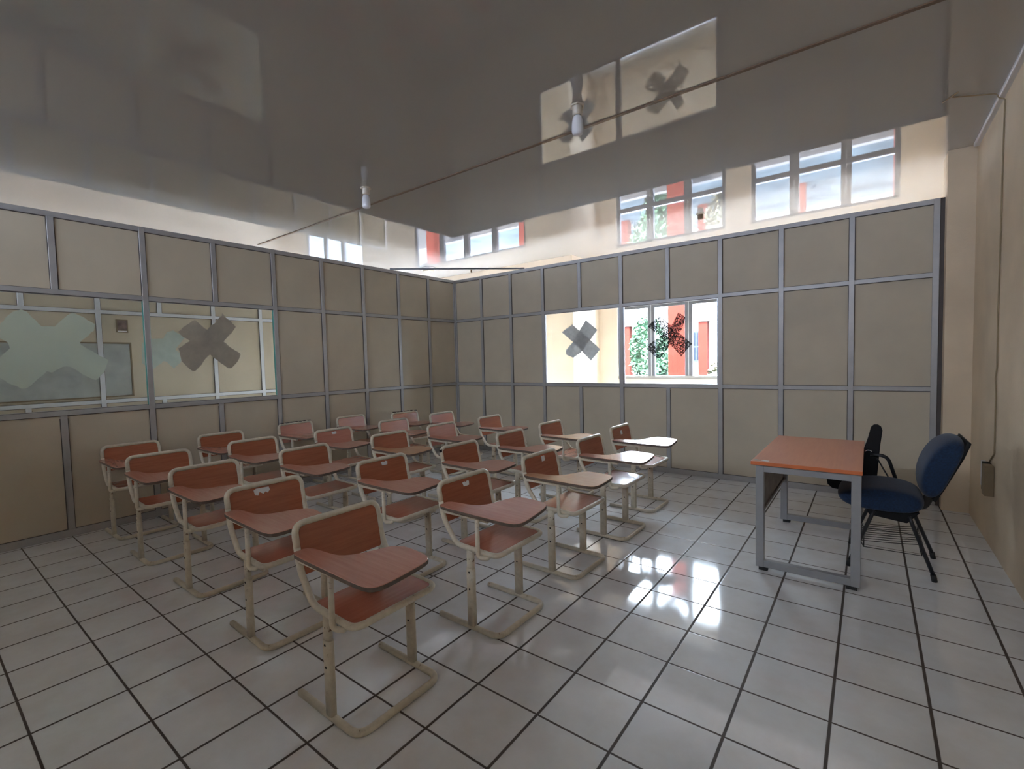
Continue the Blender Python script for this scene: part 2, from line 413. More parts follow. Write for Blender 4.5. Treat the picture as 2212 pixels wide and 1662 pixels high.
# glass panes with thin edge frames
def pane(n, put, pm, ua, ub, facem):
    root = empty('window_%d' % n); struct(root)
    mb = MB(); put(mb, ua+.024, ub-.024, pm-.003, pm+.003, ZS+.02, ZU-.02, 'glass'); mb.build('pane', root)
    mb = MB()
    tw = .018 if facem != 'glass_edge' else .007
    for q in ((ua+.022, ua+.022+tw), (ub-.022-tw, ub-.022)): put(mb, q[0], q[1], pm-.012, pm+.012, ZS+.02, ZU-.02, facem)
    fm = facem if facem != 'glass_edge' else 'alu'
    put(mb, ua+.03, ub-.03, pm-.011, pm+.011, ZS+.021, ZS+.030, fm); put(mb, ua+.03, ub-.03, pm-.011, pm+.011, ZU-.030, ZU-.021, fm)
    mb.build('glazing_bead', root)
pane(1, bput, bpm, XL+1.848, XL+3.127, 'alu_light'); pane(2, bput, bpm, XL+3.127, XL+4.409, 'alu_light')
pane(3, lput, lpm, YB-4.492, YB-3.181, 'glass_edge'); pane(4, lput, lpm, YB-5.80, YB-4.492, 'glass_edge')

# second partition across the hall
SS = [(-3.55, 1), (-2.9, 1), (-2.28, 0), (-1.64, 1), (-1.015, 0), (-.36, 1), (.269, 0), (.91, 1), (1.567, 1), (2.21, 1), (2.83, 1), (3.45, 1), (4.02, 1)]
sw, sput, spm = partition('wall_hall_partition', 'Y', X2, +1, 4.04, [(u, bool(f)) for u, f in SS], [], YR, fm='alu_light')  # paler frame metal, the hall light on it is put into the colour

def wallbox(name, x0, x1, y0, y1, z0, z1, m='peach'):
    mb = MB(); mb.box(x0, x1, y0, y1, z0, z1, m); return struct(mb.build(name))
# right wall with the pilaster beside the back partition
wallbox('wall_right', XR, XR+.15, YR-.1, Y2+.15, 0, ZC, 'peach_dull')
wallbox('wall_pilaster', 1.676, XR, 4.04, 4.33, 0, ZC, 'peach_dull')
mb = MB(); mb.box(1.643, 1.676, YB+.01, YB+.04, 0, ZT, 'panel_edge'); struct(mb.build('trim_3'))
# hall outer walls with window openings
W2 = [(-2.65, -.755), (-.383, 1.426)]; Z2a, Z2b = 1.13, 3.11
W1 = [(-7.085, -4.006), (-11.6, -9.0)]; Z1a, Z1b = .75, 3.04
def openwall(name, x0, x1, y0, y1, wins, za, zb):
    root = struct(empty(name)); xs = [x0]
    for a, b in sorted(wins): xs += [a, b]
    xs.append(x1)
    mb = MB()
    for i in range(0, len(xs), 2): mb.box(xs[i], xs[i+1], y0, y1, 0, ZC, 'peach')
    for a, b in wins:
        mb.box(a, b, y0, y1, 0, za, 'peach'); mb.box(a, b, y0, y1, zb, ZC, 'peach')
    mb.build('masonry', root)
openwall('wall_hall_outer', X3, XR, Y2, Y2+.15, W2, Z2a, Z2b)
openwall('wall_hall_recess', XFAR, X3, Y1, Y1+.15, W1, Z1a, Z1b)
wallbox('wall_hall_return', X3-.15, X3, Y1+.15, Y2+.15, 0, ZC)
wallbox('wall_hall_end', XFAR-.15, XFAR, YR, Y1+.15, 0, ZC)
wn_ = [5]
def outer_window(a, b, y, za, zb, muls, transom=None):
    root = struct(empty('window_%d' % wn_[0])); wn_[0] += 1
    yy0, yy1 = y+.04, y+.10
    mb = MB()
    for x in (a+.03, b-.03): mb.box(x-.03, x+.03, yy0, yy1, za, zb, 'alu_dark')
    mb.box(a, b, yy0, yy1, zb-.05, zb, 'alu_dark'); mb.box(a, b, yy0-.02, yy1, za, za+.055, 'alu')
    mb.build('window_frame', root, bevel=.003, segs=1)
    for x in muls:
        mb = MB(); mb.box(x-.062, x+.062, yy0, yy1+.015, za, zb, 'alu_dark'); mb.box(x-.006, x+.006, yy0-.006, yy0, za+.05, zb-.05, 'alu_light'); mb.build('mullion', root, bevel=.003, segs=1)
    if transom:
        mb = MB(); mb.box(a, b, yy0+.002, yy1, transom-.04, transom+.04, 'alu_dark'); mb.build('transom', root, bevel=.003, segs=1)
    mb = MB(); mb.box(a+.03, b-.03, (yy0+yy1)/2-.003, (yy0+yy1)/2+.003, za+.03, zb-.03, 'glass'); mb.build('pane', root)
    portal('daylight_portal', ((a+b)/2, y+.17, (za+zb)/2), (-HP, 0, 0), b-a, zb-za)
outer_window(-2.65, -.755, Y2, Z2a, Z2b, [-2.02, -1.36], 2.455)
outer_window(-.383, 1.426, Y2, Z2a, Z2b, [.198, .833], 2.455)
outer_window(-7.085, -4.006, Y1, Z1a, Z1b, [-6.252, -5.54, -4.788])
outer_window(-11.6, -9.0, Y1, Z1a, Z1b, [-10.7, -9.9])
# rear wall behind the camera, with a gap added under the ceiling for fill light
root = struct(empty('wall_rear')); mb = MB()
GZ0 = ZC-.18
mb.box(XFAR, XR, YR-.15, YR, 0, GZ0, 'peach'); mb.build('masonry', root)
portal('daylight_portal', ((XL+XR)/2, YR-.17, (GZ0+ZC)/2), (HP, 0, 0), XR-XL, ZC-GZ0)

# diagonal bracing bar across the partition corner
mb = MB(); mb.tube([(-4.76, 2.79, ZT+.014), (-3.24, 4.215, ZT+.014)], .013, 'alu_dark', 8)
tag(mb.build('brace_bar'), 'thin dark metal bar bracing the partition corner across its top', 'brace')

# ------------------------------------------------------------------ chairs
SEATX0, SEATX1 = -.12, .195
HW = .2225
def side_profile(s):
    # seat side tube then the backrest upright, for y = s*HW
    return [(SEATX1, s*HW, .462), (-.105, s*HW, .470), (-.205, s*HW, .60), (-.245, s*HW, .800)]
def make_chair():
    root = empty('tablet_arm_chair')
    # one continuous tube: backrest loop and seat loop
    n = side_profile(-1); f = side_profile(1)
    loop = [n[2], n[3], f[3], f[2], f[1], f[0], n[0], n[1], n[2]]
    a = Vector(n[2])
    pts = [Vector(p) for p in loop]
    start = (pts[0]+pts[1])/2
    poly = [start, pts[1], pts[2], pts[3], pts[4], pts[5], pts[6], pts[7], pts[0], start]
    path = fillet(poly, [.055, .055, .25, .085, .055, .055, .085, .25], 7)
    mb = MB(); mb.tube(path, .0150, 'cream', 12, cap=True)
    mb.build('tube_frame', root)
    # backrest panel, inside the loop, follows its slope
    def bk(y, z):
        t = (z-.60)/.20
        return Vector((-.205-.040*t, y, z))
    mb = MB()
    out = []
    yi = HW-.0100; zt = .800-.0095; zb = .578; rr_ = .042
    for cy_, cz_, a0 in ((yi-rr_, zt-rr_, 0), (-yi+rr_, zt-rr_, 90)):
        for k in range(7):
            th = math.radians(a0+k*15); out.append((cy_+rr_*math.cos(th), cz_+rr_*math.sin(th)))
    out += [(-yi, zb+.012), (-yi+.012, zb), (yi-.012, zb), (yi, zb+.012)]
    A = [mb.bm.verts.new(bk(y, z)+Vector((.006, 0, 0))) for y, z in out]; B = [mb.bm.verts.new(bk(y, z)+Vector((-.006, 0, 0))) for y, z in out]
    i1, i2 = mb.mi('wood_back'), mb.mi('ply_edge')
    q = mb.bm.faces.new(A); q.material_index = i1; q = mb.bm.faces.new(B); q.material_index = i1
    for k in range(len(A)):
        j = (k+1) % len(A); q = mb.bm.faces.new((A[k], A[j], B[j], B[k])); q.material_index = i2
    mb.build('backrest', root)
    # seat panel
    mb = MB(); out = []
    x0, x1, yi, r_ = -.115, SEATX1-.010, HW-.010, .045
    for cx_, cy_, a0 in ((x1-r_, yi-r_, 0), (x0+.012, yi-.012, 90), (x0+.012, -yi+.012, 180), (x1-r_, -yi+r_, 270)):
        rq = r_ if cx_ > 0 else .012
        for k in range(7):
            th = math.radians(a0+k*15); out.append((cx_+rq*math.cos(th), cy_+rq*math.sin(th)))
    T = Matrix.Translation((0, 0, .468)) @ Matrix.Rotation(math.radians(1.5), 4, 'Y')
    mb.prism(out, -.005, .007, 'wood_seat', 'ply_edge', T=T)
    mb.build('seat', root)
    # writing tablet
    ol = [(-.213, -.250), (-.216, -.205), (-.200, -.172), (-.13, -.160), (-.05, -.153), (.0, -.138), (.04, -.095), (.070, -.030), (.092, .03), (.125, .068), (.165, .082), (.24, .080), (.31, .072), (.342, .055), (.358, .015), (.366, -.10), (.368, -.18), (.357, -.228), (.325, -.250), (.24, -.256), (.05, -.256), (-.12, -.256)]
    mb = MB(); Tt = Matrix.Translation((0, -.004, .688)) @ Matrix.Rotation(math.radians(.8), 4, 'Y')
    # smooth the outline (one Chaikin pass)
    sm_ = []
    for k in range(len(ol)):
        p, q_ = Vector(ol[k]), Vector(ol[(k+1) % len(ol)])
        sm_ += [tuple(p*.75+q_*.25), tuple(p*.25+q_*.75)]
    mb.prism(sm_, -.020, 0, 'wood_tablet', 'ply_edge', T=Tt)
    tab = mb.build('writing_tablet', root, bevel=.002, segs=1)
    mb = MB(); mb.box(-.205, .14, -.2345, -.2105, .640, .668, 'cream'); mb.build('support_bar', root, bevel=.003, segs=1)
    mb = MB(); mb.box(-.06, .22, -.20, -.165, .655, .668, 'cream'); mb.box(.02, .05, -.16, .02, .655, .668, 'cream'); mb.build('bracket', root, bevel=.002, segs=1)
    # arm post with its hooked foot
    pth = fillet([(.075, -HW-.022, .655), (.080, -HW-.026, .440), (.135, -HW-.012, .446), (.150, -HW+.004, .462)], [.03, .02], 6)
    mb = MB(); mb.tube(pth, .0125, 'cream', 10); mb.build('arm_post', root)
    for s in (-1, 1):
        mb = MB(); mb.tube([(0, s*HW, .025), (0, s*HW, .355)], .029, 'cream', 14, ry=.0165, up=Vector((0, 1, 0)), sq=.75)
        leg = mb.build('leg', root)
        mb = MB(); mb.tube([(0, s*HW, .34), (0, s*HW, .462)], .0255, 'cream', 14, ry=.0135, up=Vector((0, 1, 0)), sq=.75)
        mb.build('leg_extension', leg)
        for z in (.335, .238):
            mb = MB(); mb.tube([(0, s*HW-.0174, z), (0, s*HW+.0174, z)], .0056, 'black', 10); mb.build('adjustment_hole', leg)
        mb = MB(); mb.tube([(0, s*HW-.0142, .41), (0, s*HW+.0142, .41)], .003, 'ply_edge', 8); mb.build('rivet', leg)
    # floor runner, a U of flat tube open at the back
    pth = fillet([(-.255, -HW, .0155), (.195, -HW, .0155), (.195, HW, .0155), (-.255, HW, .0155)], [.065, .065], 8)
    mb = MB(); mb.tube(pth, .015, 'cream', 12, ry=.0155, sq=.8); mb.build('floor_runner', root)
    return root
proto = make_chair()

CH = {'A': (-.700, -.640), 4: (-1.60, -.570), 3: (-2.565, -.550), 2: (-3.48, -.575), 1: (-4.375, -.545),
      'B': (-.660, .216), 14: (-1.585, .300), 7: (-2.60, .250), 6: (-3.50, .205), 5: (-4.305, .235),
      'C': (-.655, 1.055), 17: (-1.495, 1.05), 13: (-2.585, 1.155), 9: (-3.42, 1.04), 8: (-4.42, 1.15),
      21: (-.665, 1.885), 19: (-1.535, 1.84), 16: (-2.615, 1.93), 12: (-3.475, 1.92), 10: (-4.405, 1.93),
      22: (-.735, 2.70), 20: (-1.555, 2.62), 18: (-2.59, 2.77), 15: (-3.50, 2.79), 11: (-4.10, 2.60)}
ROT = {11: -.10, 10: .03, 8: .06, 5: .02, 4: -.02, 7: .02, 14: .01, 22: -.01, 19: .02}
LAB = {
 'A': 'nearest student chair, its wide wooden writing tablet closest to the camera',
 4: 'student chair with torn white sticker on its backrest, directly left of the nearest chair',
 3: 'plain-backed student chair, third from the right in the front row',
 2: 'fourth student chair from the right in the front row',
 1: 'leftmost student chair, last of the front row beside the left partition',
 'B': 'student chair just beyond the nearest one, its shiny tablet tilted, small sticker on back',
 14: 'student chair with small pale sticker on its back, second from the right in second row',
 7: 'third student chair from the right in the second row, tablet tan and back plain',
 6: 'fourth student chair from the right in the second row, plain red-brown back',
 5: 'leftmost student chair of the second row, in front of the left partition window',
 'C': 'student chair with tan tablet and pale square sticker, middle of the right-hand file',
 17: 'third-row student chair with black tape on its back corner, second file from the right',
 13: 'third-row student chair in the centre file, plain orange-brown back with tan tablet',
 9: 'third-row student chair, pinkish sheen tinted into its backrest, fourth from the right',
 8: 'student chair by the left partition with black tape remains along its pinkish back',
 21: 'student chair in the right-hand file, second from the back, tablet shining pale lilac',
 19: 'fourth-row student chair with pinkish-brown back, second file from the right',
 16: 'fourth-row student chair, pink sheen tinted into its back, in the centre file',
 12: 'fourth-row student chair with pinkish back, fourth file from the right',
 10: 'fourth-row student chair with pinkish back standing against the left partition',
 22: 'student chair at the far end of the right-hand file, white square sticker on its back',
 20: 'back-row student chair with a tan-yellow tablet, second file from the right',
 18: 'back-row student chair with pinkish shiny back, in the centre file near the back partition',
 15: 'back-row student chair just left of the partition corner, pinkish back',
 11: 'back-row student chair nearest the left partition, with a broken dark-edged backrest'}
GROUP = 'wooden tablet-arm student chairs in rows'
PINK_SHEEN = {8, 9, 10, 12, 16, 15}
TAN = {'C', 20, 13}
def sticker(chair, pts, y0, z0):
    mb = MB()
    t = (z0-.60)/.20; x = -.205-.040*t+.0068
    th = math.atan2(-.040, .20)
    T = Matrix.Translation((x, y0, z0)) @ Matrix.Rotation(th, 4, 'Y')
    mb.prism(pts, 0, .0006, 'paper', plane='YZ', T=T); o = mb.build('sticker', chair)
    o['label'] = 'white paper sticker remains'
TORN = [(-.045, .012), (-.03, .02), (.045, .017), (.05, -.002), (.035, -.018), (.022, -.008), (.01, -.02), (-.012, -.004), (-.022, -.024), (-.04, -.018)]
BLOT = [(-.03, .012), (-.01, .016), (.0, .010), (.014, .018), (.03, .012), (.026, -.012), (.004, -.014), (-.022, -.012)]
SQ = [(-.022, .02), (.022, .02), (.022, -.02), (-.022, -.02)]
first = True
for key, (x, y) in CH.items():
    o = proto if first else copy_tree(proto)
    first = False
    o.location = (x, y, 0); o.rotation_euler = (0, 0, ROT.get(key, random.uniform(-.012, .012)))
    tag(o, LAB[key], 'chair', GROUP)
    for ch in o.children:
        nm = ch.name.split('.')[0]
        if nm == 'backrest' and (key in PINK_SHEEN): 
            ch.data = ch.data.copy(); ch.data.materials[0] = M['wood_sheen']; ch['label'] = 'backrest tinted with pinkish sheen'
        if nm in ('writing_tablet', 'support_bar', 'bracket') and key in ('B', 'A', 22, 21):
            a_ = math.radians({'B': 5.0, 'A': 1.5, 22: 4.0, 21: 3.5}[key]); ch.rotation_euler = (a_, 0, 0)
            ch.location = (0, .665*math.sin(a_), .235*math.sin(a_))
        if nm == 'writing_tablet' and (key in TAN):
            ch.data = ch.data.copy(); ch.data.materials[0] = M['wood_light']; ch['label'] = 'tan writing tablet'
    if key == 4: sticker(o, TORN, -.03, .762)
    if key == 14: sticker(o, BLOT, .01, .762)
    if key == 'B': sticker(o, BLOT, .0, .755)
    if key == 'C': sticker(o, SQ, .03, .758)
    if key == 22: sticker(o, SQ, .0, .735)
    if key == 9: sticker(o, BLOT, .0, .762)
    if key in (8, 11):
        mb = MB()
        rnd = random.Random(int(key))
        for k in range(7):
            yy = -.19+k*.06; mb.box(-.262, -.236, yy, yy+.03+rnd.random()*.025, .806+rnd.random()*.004, .8155+rnd.random()*.006, 'black')
        t_ = mb.build('tape', o); t_['label'] = 'black tape remains'
    if key == 17:
        mb = MB(); mb.tube([(-.238, -HW, .765), (-.243, -HW, .788)], .0145, 'black', 10); mb.build('tape', o)['label'] = 'black tape'

# ------------------------------------------------------------------ teacher's desk
dx0, dx1, dy0, dy1, dz = .462, 1.094, 1.685, 2.955, .775
desk = tag(empty('desk', ((dx0+dx1)/2, (dy0+dy1)/2, 0)), "teacher's desk with orange-brown top and grey metal loop legs", 'desk')
inv = Matrix.Translation((-(dx0+dx1)/2, -(dy0+dy1)/2, 0))
def D(mb, name, parent=desk, **k):
    for v_ in mb.bm.verts: v_.co = inv @ v_.co
    return mb.build(name, parent, **k)
mb = MB(); mb.prism([(dx0, dy0), (dx1, dy0), (dx1, dy1), (dx0, dy1)], dz-.026, dz, 'desk_top', 'desk_edge'); D(mb, 'desk_top', bevel=.003)
lx0, lx1 = .490, 1.088
for ya in (dy0+.02, dy1-.070):
    yb = ya+.05
    mb = MB(); mb.box(lx0, lx0+.052, ya, yb, .022, dz-.027, 'desk_metal'); lg = D(mb, 'leg', bevel=.004)
    mb = MB(); mb.box(lx0+.02, lx0+.075, ya+.004, yb-.004, 0, .022, 'rubber'); D(mb, 'foot_pad', lg)
    mb = MB(); mb.box(lx1-.052, lx1, ya, yb, .022, dz-.027, 'desk_metal'); lg = D(mb, 'leg', bevel=.004)
    mb = MB(); mb.box(lx1-.075, lx1-.015, ya+.004, yb-.004, 0, .022, 'rubber'); D(mb, 'foot_pad', lg)
    mb = MB(); mb.box(lx0+.05, lx1-.05, ya+.002, yb-.002, .024, .072, 'desk_metal'); D(mb, 'foot_rail', bevel=.003)
    mb = MB(); mb.box(lx0+.05, lx1-.05, ya+.002, yb-.002, dz-.075, dz-.027, 'desk_metal'); D(mb, 'top_rail', bevel=.003)
mb = MB(); mb.box(lx0+.012, lx0+.020, dy0+.07, dy1-.07, .40, dz-.028, 'desk_panel'); D(mb, 'modesty_panel')
mb = MB(); mb.box(lx0+.004, lx0+.034, dy0+.07, dy1-.07, .385, .405, 'desk_panel'); D(mb, 'panel_lip', bevel=.003)
mb = MB(); mb.box(lx0+.08, lx0+.13, dy0+.07, dy1-.07, dz-.07, dz-.028, 'desk_metal'); D(mb, 'cross_bar', bevel=.003)
mb = MB(); mb.prism([(.522, 1.722), (.567, 1.719), (.571, 1.748), (.536, 1.757)], dz, dz+.0008, 'paper'); D(mb, 'sticker')['label'] = 'small white paper label'
mb = MB(); mb.prism([(.470, 1.720), (.515, 1.716), (.520, 1.745), (.490, 1.765), (.472, 1.76)], dz, dz+.0006, 'paper_tan'); D(mb, 'sticker')['label'] = 'worn glue patch on the corner'

# ------------------------------------------------------------------ teacher's chair with folding tablet
tc_ = tag(empty('office_chair', (1.20, 2.37, 0)), 'blue upholstered chair on black metal legs with a raised black writing tablet, behind the desk', 'chair')
ti = Matrix.Translation((-1.20, -2.37, 0))
def Tc(mb, name, parent=tc_, **k):
    for v_ in mb.bm.verts: v_.co = ti @ v_.co
    return mb.build(name, parent, **k)
def cushion(name, rings, m, parent=tc_):
    """loft of closed rings (lists of points) with caps, then subdivided"""
    mb = MB(); R_ = [[mb.bm.verts.new(p) for p in r] for r in rings]; idx = mb.mi(m); n = len(R_[0])
    for A, B in zip(R_, R_[1:]):
        for k in range(n):
            f = mb.bm.faces.new((A[k], A[(k+1) % n], B[(k+1) % n], B[k])); f.material_index = idx; f.smooth = True
    for r in (R_[0], R_[-1]):
        f = mb.bm.faces.new(r); f.material_index = idx; f.smooth = True
    return Tc(mb, name, parent, subsurf=2, smooth=True)
def scaled(out, f, y, c):
    return [(c[0]+(x-c[0])*f, y, c[1]+(z-c[1])*f) for x, z in out]
so = [(.950, .462), (.938, .495), (.972, .535), (1.06, .565), (1.18, .582), (1.29, .576), (1.385, .555), (1.432, .512), (1.420, .445), (1.34, .415), (1.15, .412), (1.0, .425)]
cushion('seat_cushion', [scaled(so, f, y, (1.19, .485)) for y, f in ((2.125, .72), (2.135, .90), (2.18, 1.0), (2.37, 1.02), (2.56, 1.0), (2.605, .90), (2.615, .72))], 'blue')
bo = [(1.400, .545), (1.382, .66), (1.418, .800), (1.478, .900), (1.545, .946), (1.605, .940), (1.625, .900), (1.596, .80), (1.552, .69), (1.512, .580), (1.462, .515)]
cushion('backrest_cushion', [scaled(bo, f, y, (1.50, .73)) for y, f in ((2.135, .66), (2.15, .86), (2.20, .98), (2.37, 1.03), (2.54, .98), (2.59, .86), (2.605, .66))], 'blue')
# backrest shell
mb = MB()
sh = [(1.475, .515), (1.515, .60), (1.558, .70), (1.608, .82), (1.640, .920), (1.622, .935), (1.58, .82), (1.53, .70), (1.49, .60), (1.458, .53)]
mb.prism(sh, 2.17, 2.57, 'black', plane='XZ'); Tc(mb, 'backrest_shell', bevel=.006)
mb = MB(); mb.tube(fillet([(1.30, 2.37, .415), (1.43, 2.37, .440), (1.53, 2.37, .68)], .04), .012, 'blackmetal', 10, ry=.03); Tc(mb, 'back_bracket')
mb = MB(); mb.prism([(1.10, .432), (1.13, .375), (1.335, .350), (1.40, .432)], 2.17, 2.57, 'black', plane='XZ'); Tc(mb, 'seat_pan', bevel=.008)
for (x_t, x_b, y_t, y_b, zt_) in ((1.155, 1.015, 2.175, 2.125, .41), (1.345, 1.475, 2.175, 2.135, .40), (1.155, 1.015, 2.565, 2.610, .41), (1.365, 1.505, 2.565, 2.595, .40)):
    mb = MB(); mb.tube([(x_t, y_t, zt_), (x_t+(x_b-x_t)*.12, y_t, zt_-.05), (x_b, y_b, .02)], .0125, 'blackmetal', 10, ry=.0125); lg = Tc(mb, 'leg')
    mb = MB(); mb.tube([(x_b, y_b, .0), (x_b-(x_b-x_t)*.06, y_b, .045)], .0165, 'rubber', 10); Tc(mb, 'foot_cap', lg)
mb = MB()
for k in range(9):
    yy = 2.17+k*.05
    mb.tube([(1.085, yy, .185), (1.25, yy, .20), (1.415, yy, .222)], .0025, 'blackmetal', 6)
for xx, zz_ in ((1.085, .183), (1.415, .220), (1.41, .155), (1.10, .150)):
    mb.tube([(xx, 2.145, zz_), (xx, 2.59, zz_)], .0035, 'blackmetal', 6)
mb.tube([(1.085, 2.145, .183), (1.10, 2.145, .150), (1.41, 2.145, .155), (1.415, 2.145, .220)], .003, 'blackmetal', 6)
mb.tube([(1.085, 2.59, .183), (1.10, 2.59, .150), (1.41, 2.59, .155), (1.415, 2.59, .220)], .003, 'blackmetal', 6)
Tc(mb, 'wire_basket')
# arm, strut, hinge and the raised writing tablet (far side)
mb = MB(); mb.tube(fillet([(1.13, 2.60, .728), (1.235, 2.60, .728), (1.315, 2.60, .46)], .08, 8), .0125, 'blackmetal', 10); Tc(mb, 'arm_tube')
mb = MB(); mb.tube([(1.175, 2.60, .70), (1.285, 2.60, .48)], .005, 'blackmetal', 8); Tc(mb, 'arm_strut')
pad = [(.850, .505), (.858, .455), (.890, .425), (1.05, .408), (1.165, .460), (1.178, .58), (1.192, .80), (1.205, .915), (1.196, .945), (1.176, .960), (1.152, .958), (1.134, .938), (1.118, .86), (1.095, .775), (1.04, .69), (.95, .60)]
mb = MB(); mb.prism(pad, 2.622, 2.640, 'black', plane='XZ'); Tc(mb, 'writing_tablet', bevel=.005)
mb = MB()
pts_ = [(1.122+.020*math.cos(math.radians(a)), 2.598, .745+.016*math.sin(math.radians(a))) for a in range(10, 171, 20)]
mb.tube(pts_, .004, 'chrome', 8); Tc(mb, 'hinge')['label'] = 'chrome hinge bracket'

# ------------------------------------------------------------------ lamps, cable, outlet
def lamp(loc, bulb, lab):
    r = tag(empty('ceiling_lamp', loc), lab, 'lamp', 'bare lamp holders on the ceiling')
    mb = MB(); mb.prism([(.055*math.cos(math.radians(a)), .055*math.sin(math.radians(a))) for a in range(0, 360, 60)], -.012, 0, 'porcelain')
    mb.lathe((0, 0, 0), [(.040, -.010), (.036, -.02), (.036, -.058), (.030, -.072)], 'porcelain' if bulb else 'socket_brown', 20)
    mb.build('lamp_holder', r, bevel=.002)
    if bulb:
        mb = MB(); mb.lathe((0, 0, 0), [(.020, -.07), (.034, -.085), (.040, -.115), (.0425, -.155), (.0425, -.185), (.036, -.203), (.020, -.210), (.002, -.212)], 'bulb', 24)
        mb.build('bulb', r)
    return r
lamp((-.573, 1.163, ZC), True, 'white porcelain lamp holder with bulb, the nearer one on the ceiling')
lamp((-3.042, 1.142, ZC), True, 'lamp holder with frosted bulb farther left on the ceiling, above the chairs')
lamp((-.623, 4.449, ZC), False, 'empty brown lamp holder on the ceiling beyond the back partition')
mb = MB(); mb.box(-.11, .11, -.09, .09, -.05, 0, 'white_trim'); mb.box(-.08, .08, -.07, .07, -.075, -.05, 'porcelain')
tag(mb.build('ceiling_lamp', bevel=.01, loc=(-5.604, 4.376, ZC)), 'small white box lamp on the ceiling above the partition corner', 'lamp')
mb = MB(); mb.tube([(0, 0, 0), (0, 0, -.05)], .018, 'socket_brown', 10)
tag(mb.build('lamp_socket', loc=(-5.2, 5.15, ZC)), 'tiny dark socket under the ceiling beyond the partition corner', 'socket')

pts_ = [(XR-.34, 2.86, ZC-.004), (XR-.26, 2.72, ZC-.004), (XR-.30, 2.80, ZC-.006), (XR-.05, 2.93, ZC-.012), (XR-.04, 2.93, ZC-.042), (XR-.006, 2.935, ZC-.06), (XR-.006, 2.955, 2.9), (XR-.006, 2.965, 2.3), (XR-.006, 2.985, 1.75), (XR-.006, 2.97, 1.38), (XR-.006, 3.01, 1.30), (XR-.006, 2.985, 1.2), (XR-.006, 2.985, .74), (XR-.006, 3.13, .665), (XR-.006, 3.165, .635)]
mb = MB(); mb.tube(fillet(pts_, .02, 4), .0045, 'cable', 6)
tag(mb.build('electric_cable'), 'thin brown cable running down the right wall to the socket box', 'cable')
r = tag(empty('outlet_box', (XR, 3.15, .54)), 'cream electrical outlet box with dark slot, low on the right wall', 'outlet')
mb = MB(); mb.box(-.028, 0, .055, .190, -.115, .085, 'white_trim'); mb.build('plate', r, bevel=.004)
mb = MB(); mb.box(-.040, 0, -.045, .055, -.120, .100, 'black'); mb.build('slot', r)
mb = MB(); mb.box(-.052, 0, -.150, -.045, -.130, .100, 'cable'); mb.build('cover', r, bevel=.004)

# ------------------------------------------------------------------ crosses on the glass
def cross(name, strips, plane, pos, m, lab, cat, t=.0012, jag=.006):
    r = tag(empty(name), lab, cat)
    rnd = random.Random(len(lab))
    for i, P in enumerate(strips):
        out = []
        for k in range(len(P)):
            a, b_ = Vector(P[k]), Vector(P[(k+1) % len(P)]); n = max(1, int((b_-a).length/.03))
            for q in range(n):
                c = a.lerp(b_, q/n)
                out.append((c.x+rnd.uniform(-jag, jag), c.y+rnd.uniform(-jag, jag)) if q else (c.x, c.y))
        mb = MB(); mb.prism(out, pos+i*t*1.5, pos+i*t*1.5+t, m, plane='XZ' if plane == 'y' else 'YZ'); mb.build('strip', r)
gy = bpm-.006; gx = lpm+.004
cross('paper_cross', [[(-2.563, 1.927), (-2.382, 2.033), (-2.104, 1.805), (-1.934, 1.655), (-2.083, 1.492), (-2.366, 1.769)],
      [(-2.153, 2.078), (-1.975, 1.929), (-2.105, 1.769), (-2.244, 1.617), (-2.371, 1.541), (-2.491, 1.588), (-2.497, 1.662), (-2.38, 1.769), (-2.258, 1.946)]],
      'y', gy, 'paper_grey', 'grey paper cross stuck on the left pane of the back partition window', 'paper', jag=.003)
cross('tape_residue_cross', [[(-1.083, 2.058), (-.974, 1.967), (-.79, 1.792), (-.657, 1.677), (-.743, 1.592), (-.799, 1.516), (-.834, 1.567), (-.933, 1.67), (-1.005, 1.731), (-1.234, 1.933)],
      [(-.83, 2.084), (-.74, 2.014), (-.776, 1.89), (-.847, 1.795), (-.948, 1.671), (-1.066, 1.508), (-1.111, 1.509), (-1.238, 1.616), (-1.237, 1.683), (-.975, 1.845), (-.917, 1.927)]],
      'y', gy, 'film_black', 'scratchy black tape residue cross on the right pane of the back partition window', 'tape', jag=.004)
cross('paper_cross', [[(-.055, 1.917), (.111, 2.054), (.275, 1.906), (.387, 1.819), (.567, 1.673), (.525, 1.588), (.456, 1.512), (.414, 1.517), (.255, 1.659), (.135, 1.763), (-.012, 1.862)],
      [(.386, 2.145), (.531, 1.992), (.387, 1.819), (.235, 1.667), (.089, 1.493), (.057, 1.497), (-.038, 1.597), (-.061, 1.74), (.209, 1.934), (.381, 2.106)]],
      'x', gx, 'paper_tan', 'brown-grey paper cross on the right pane of the left partition window', 'paper')
cross('paint_cross', [[(-1.343, 1.94), (-1.261, 2.046), (-1.208, 2.071), (-1.178, 2.052), (-1.09, 1.927), (-1.005, 1.93), (-.944, 2.005), (-.877, 2.065), (-.803, 2.027), (-.724, 1.963), (-.737, 1.901), (-.841, 1.79), (-.837, 1.769), (-.733, 1.688), (-.645, 1.625), (-.684, 1.501), (-.746, 1.434), (-.792, 1.457), (-.928, 1.569), (-.967, 1.57), (-1.046, 1.513), (-1.078, 1.531), (-1.209, 1.386), (-1.245, 1.382), (-1.368, 1.482), (-1.447, 1.539), (-1.442, 1.624), (-1.359, 1.641), (-1.295, 1.733), (-1.305, 1.782), (-1.349, 1.818)]],
      'x', gx, 'film_pale', 'large pale green see-through cross on the leftmost pane of the left partition', 'paint')
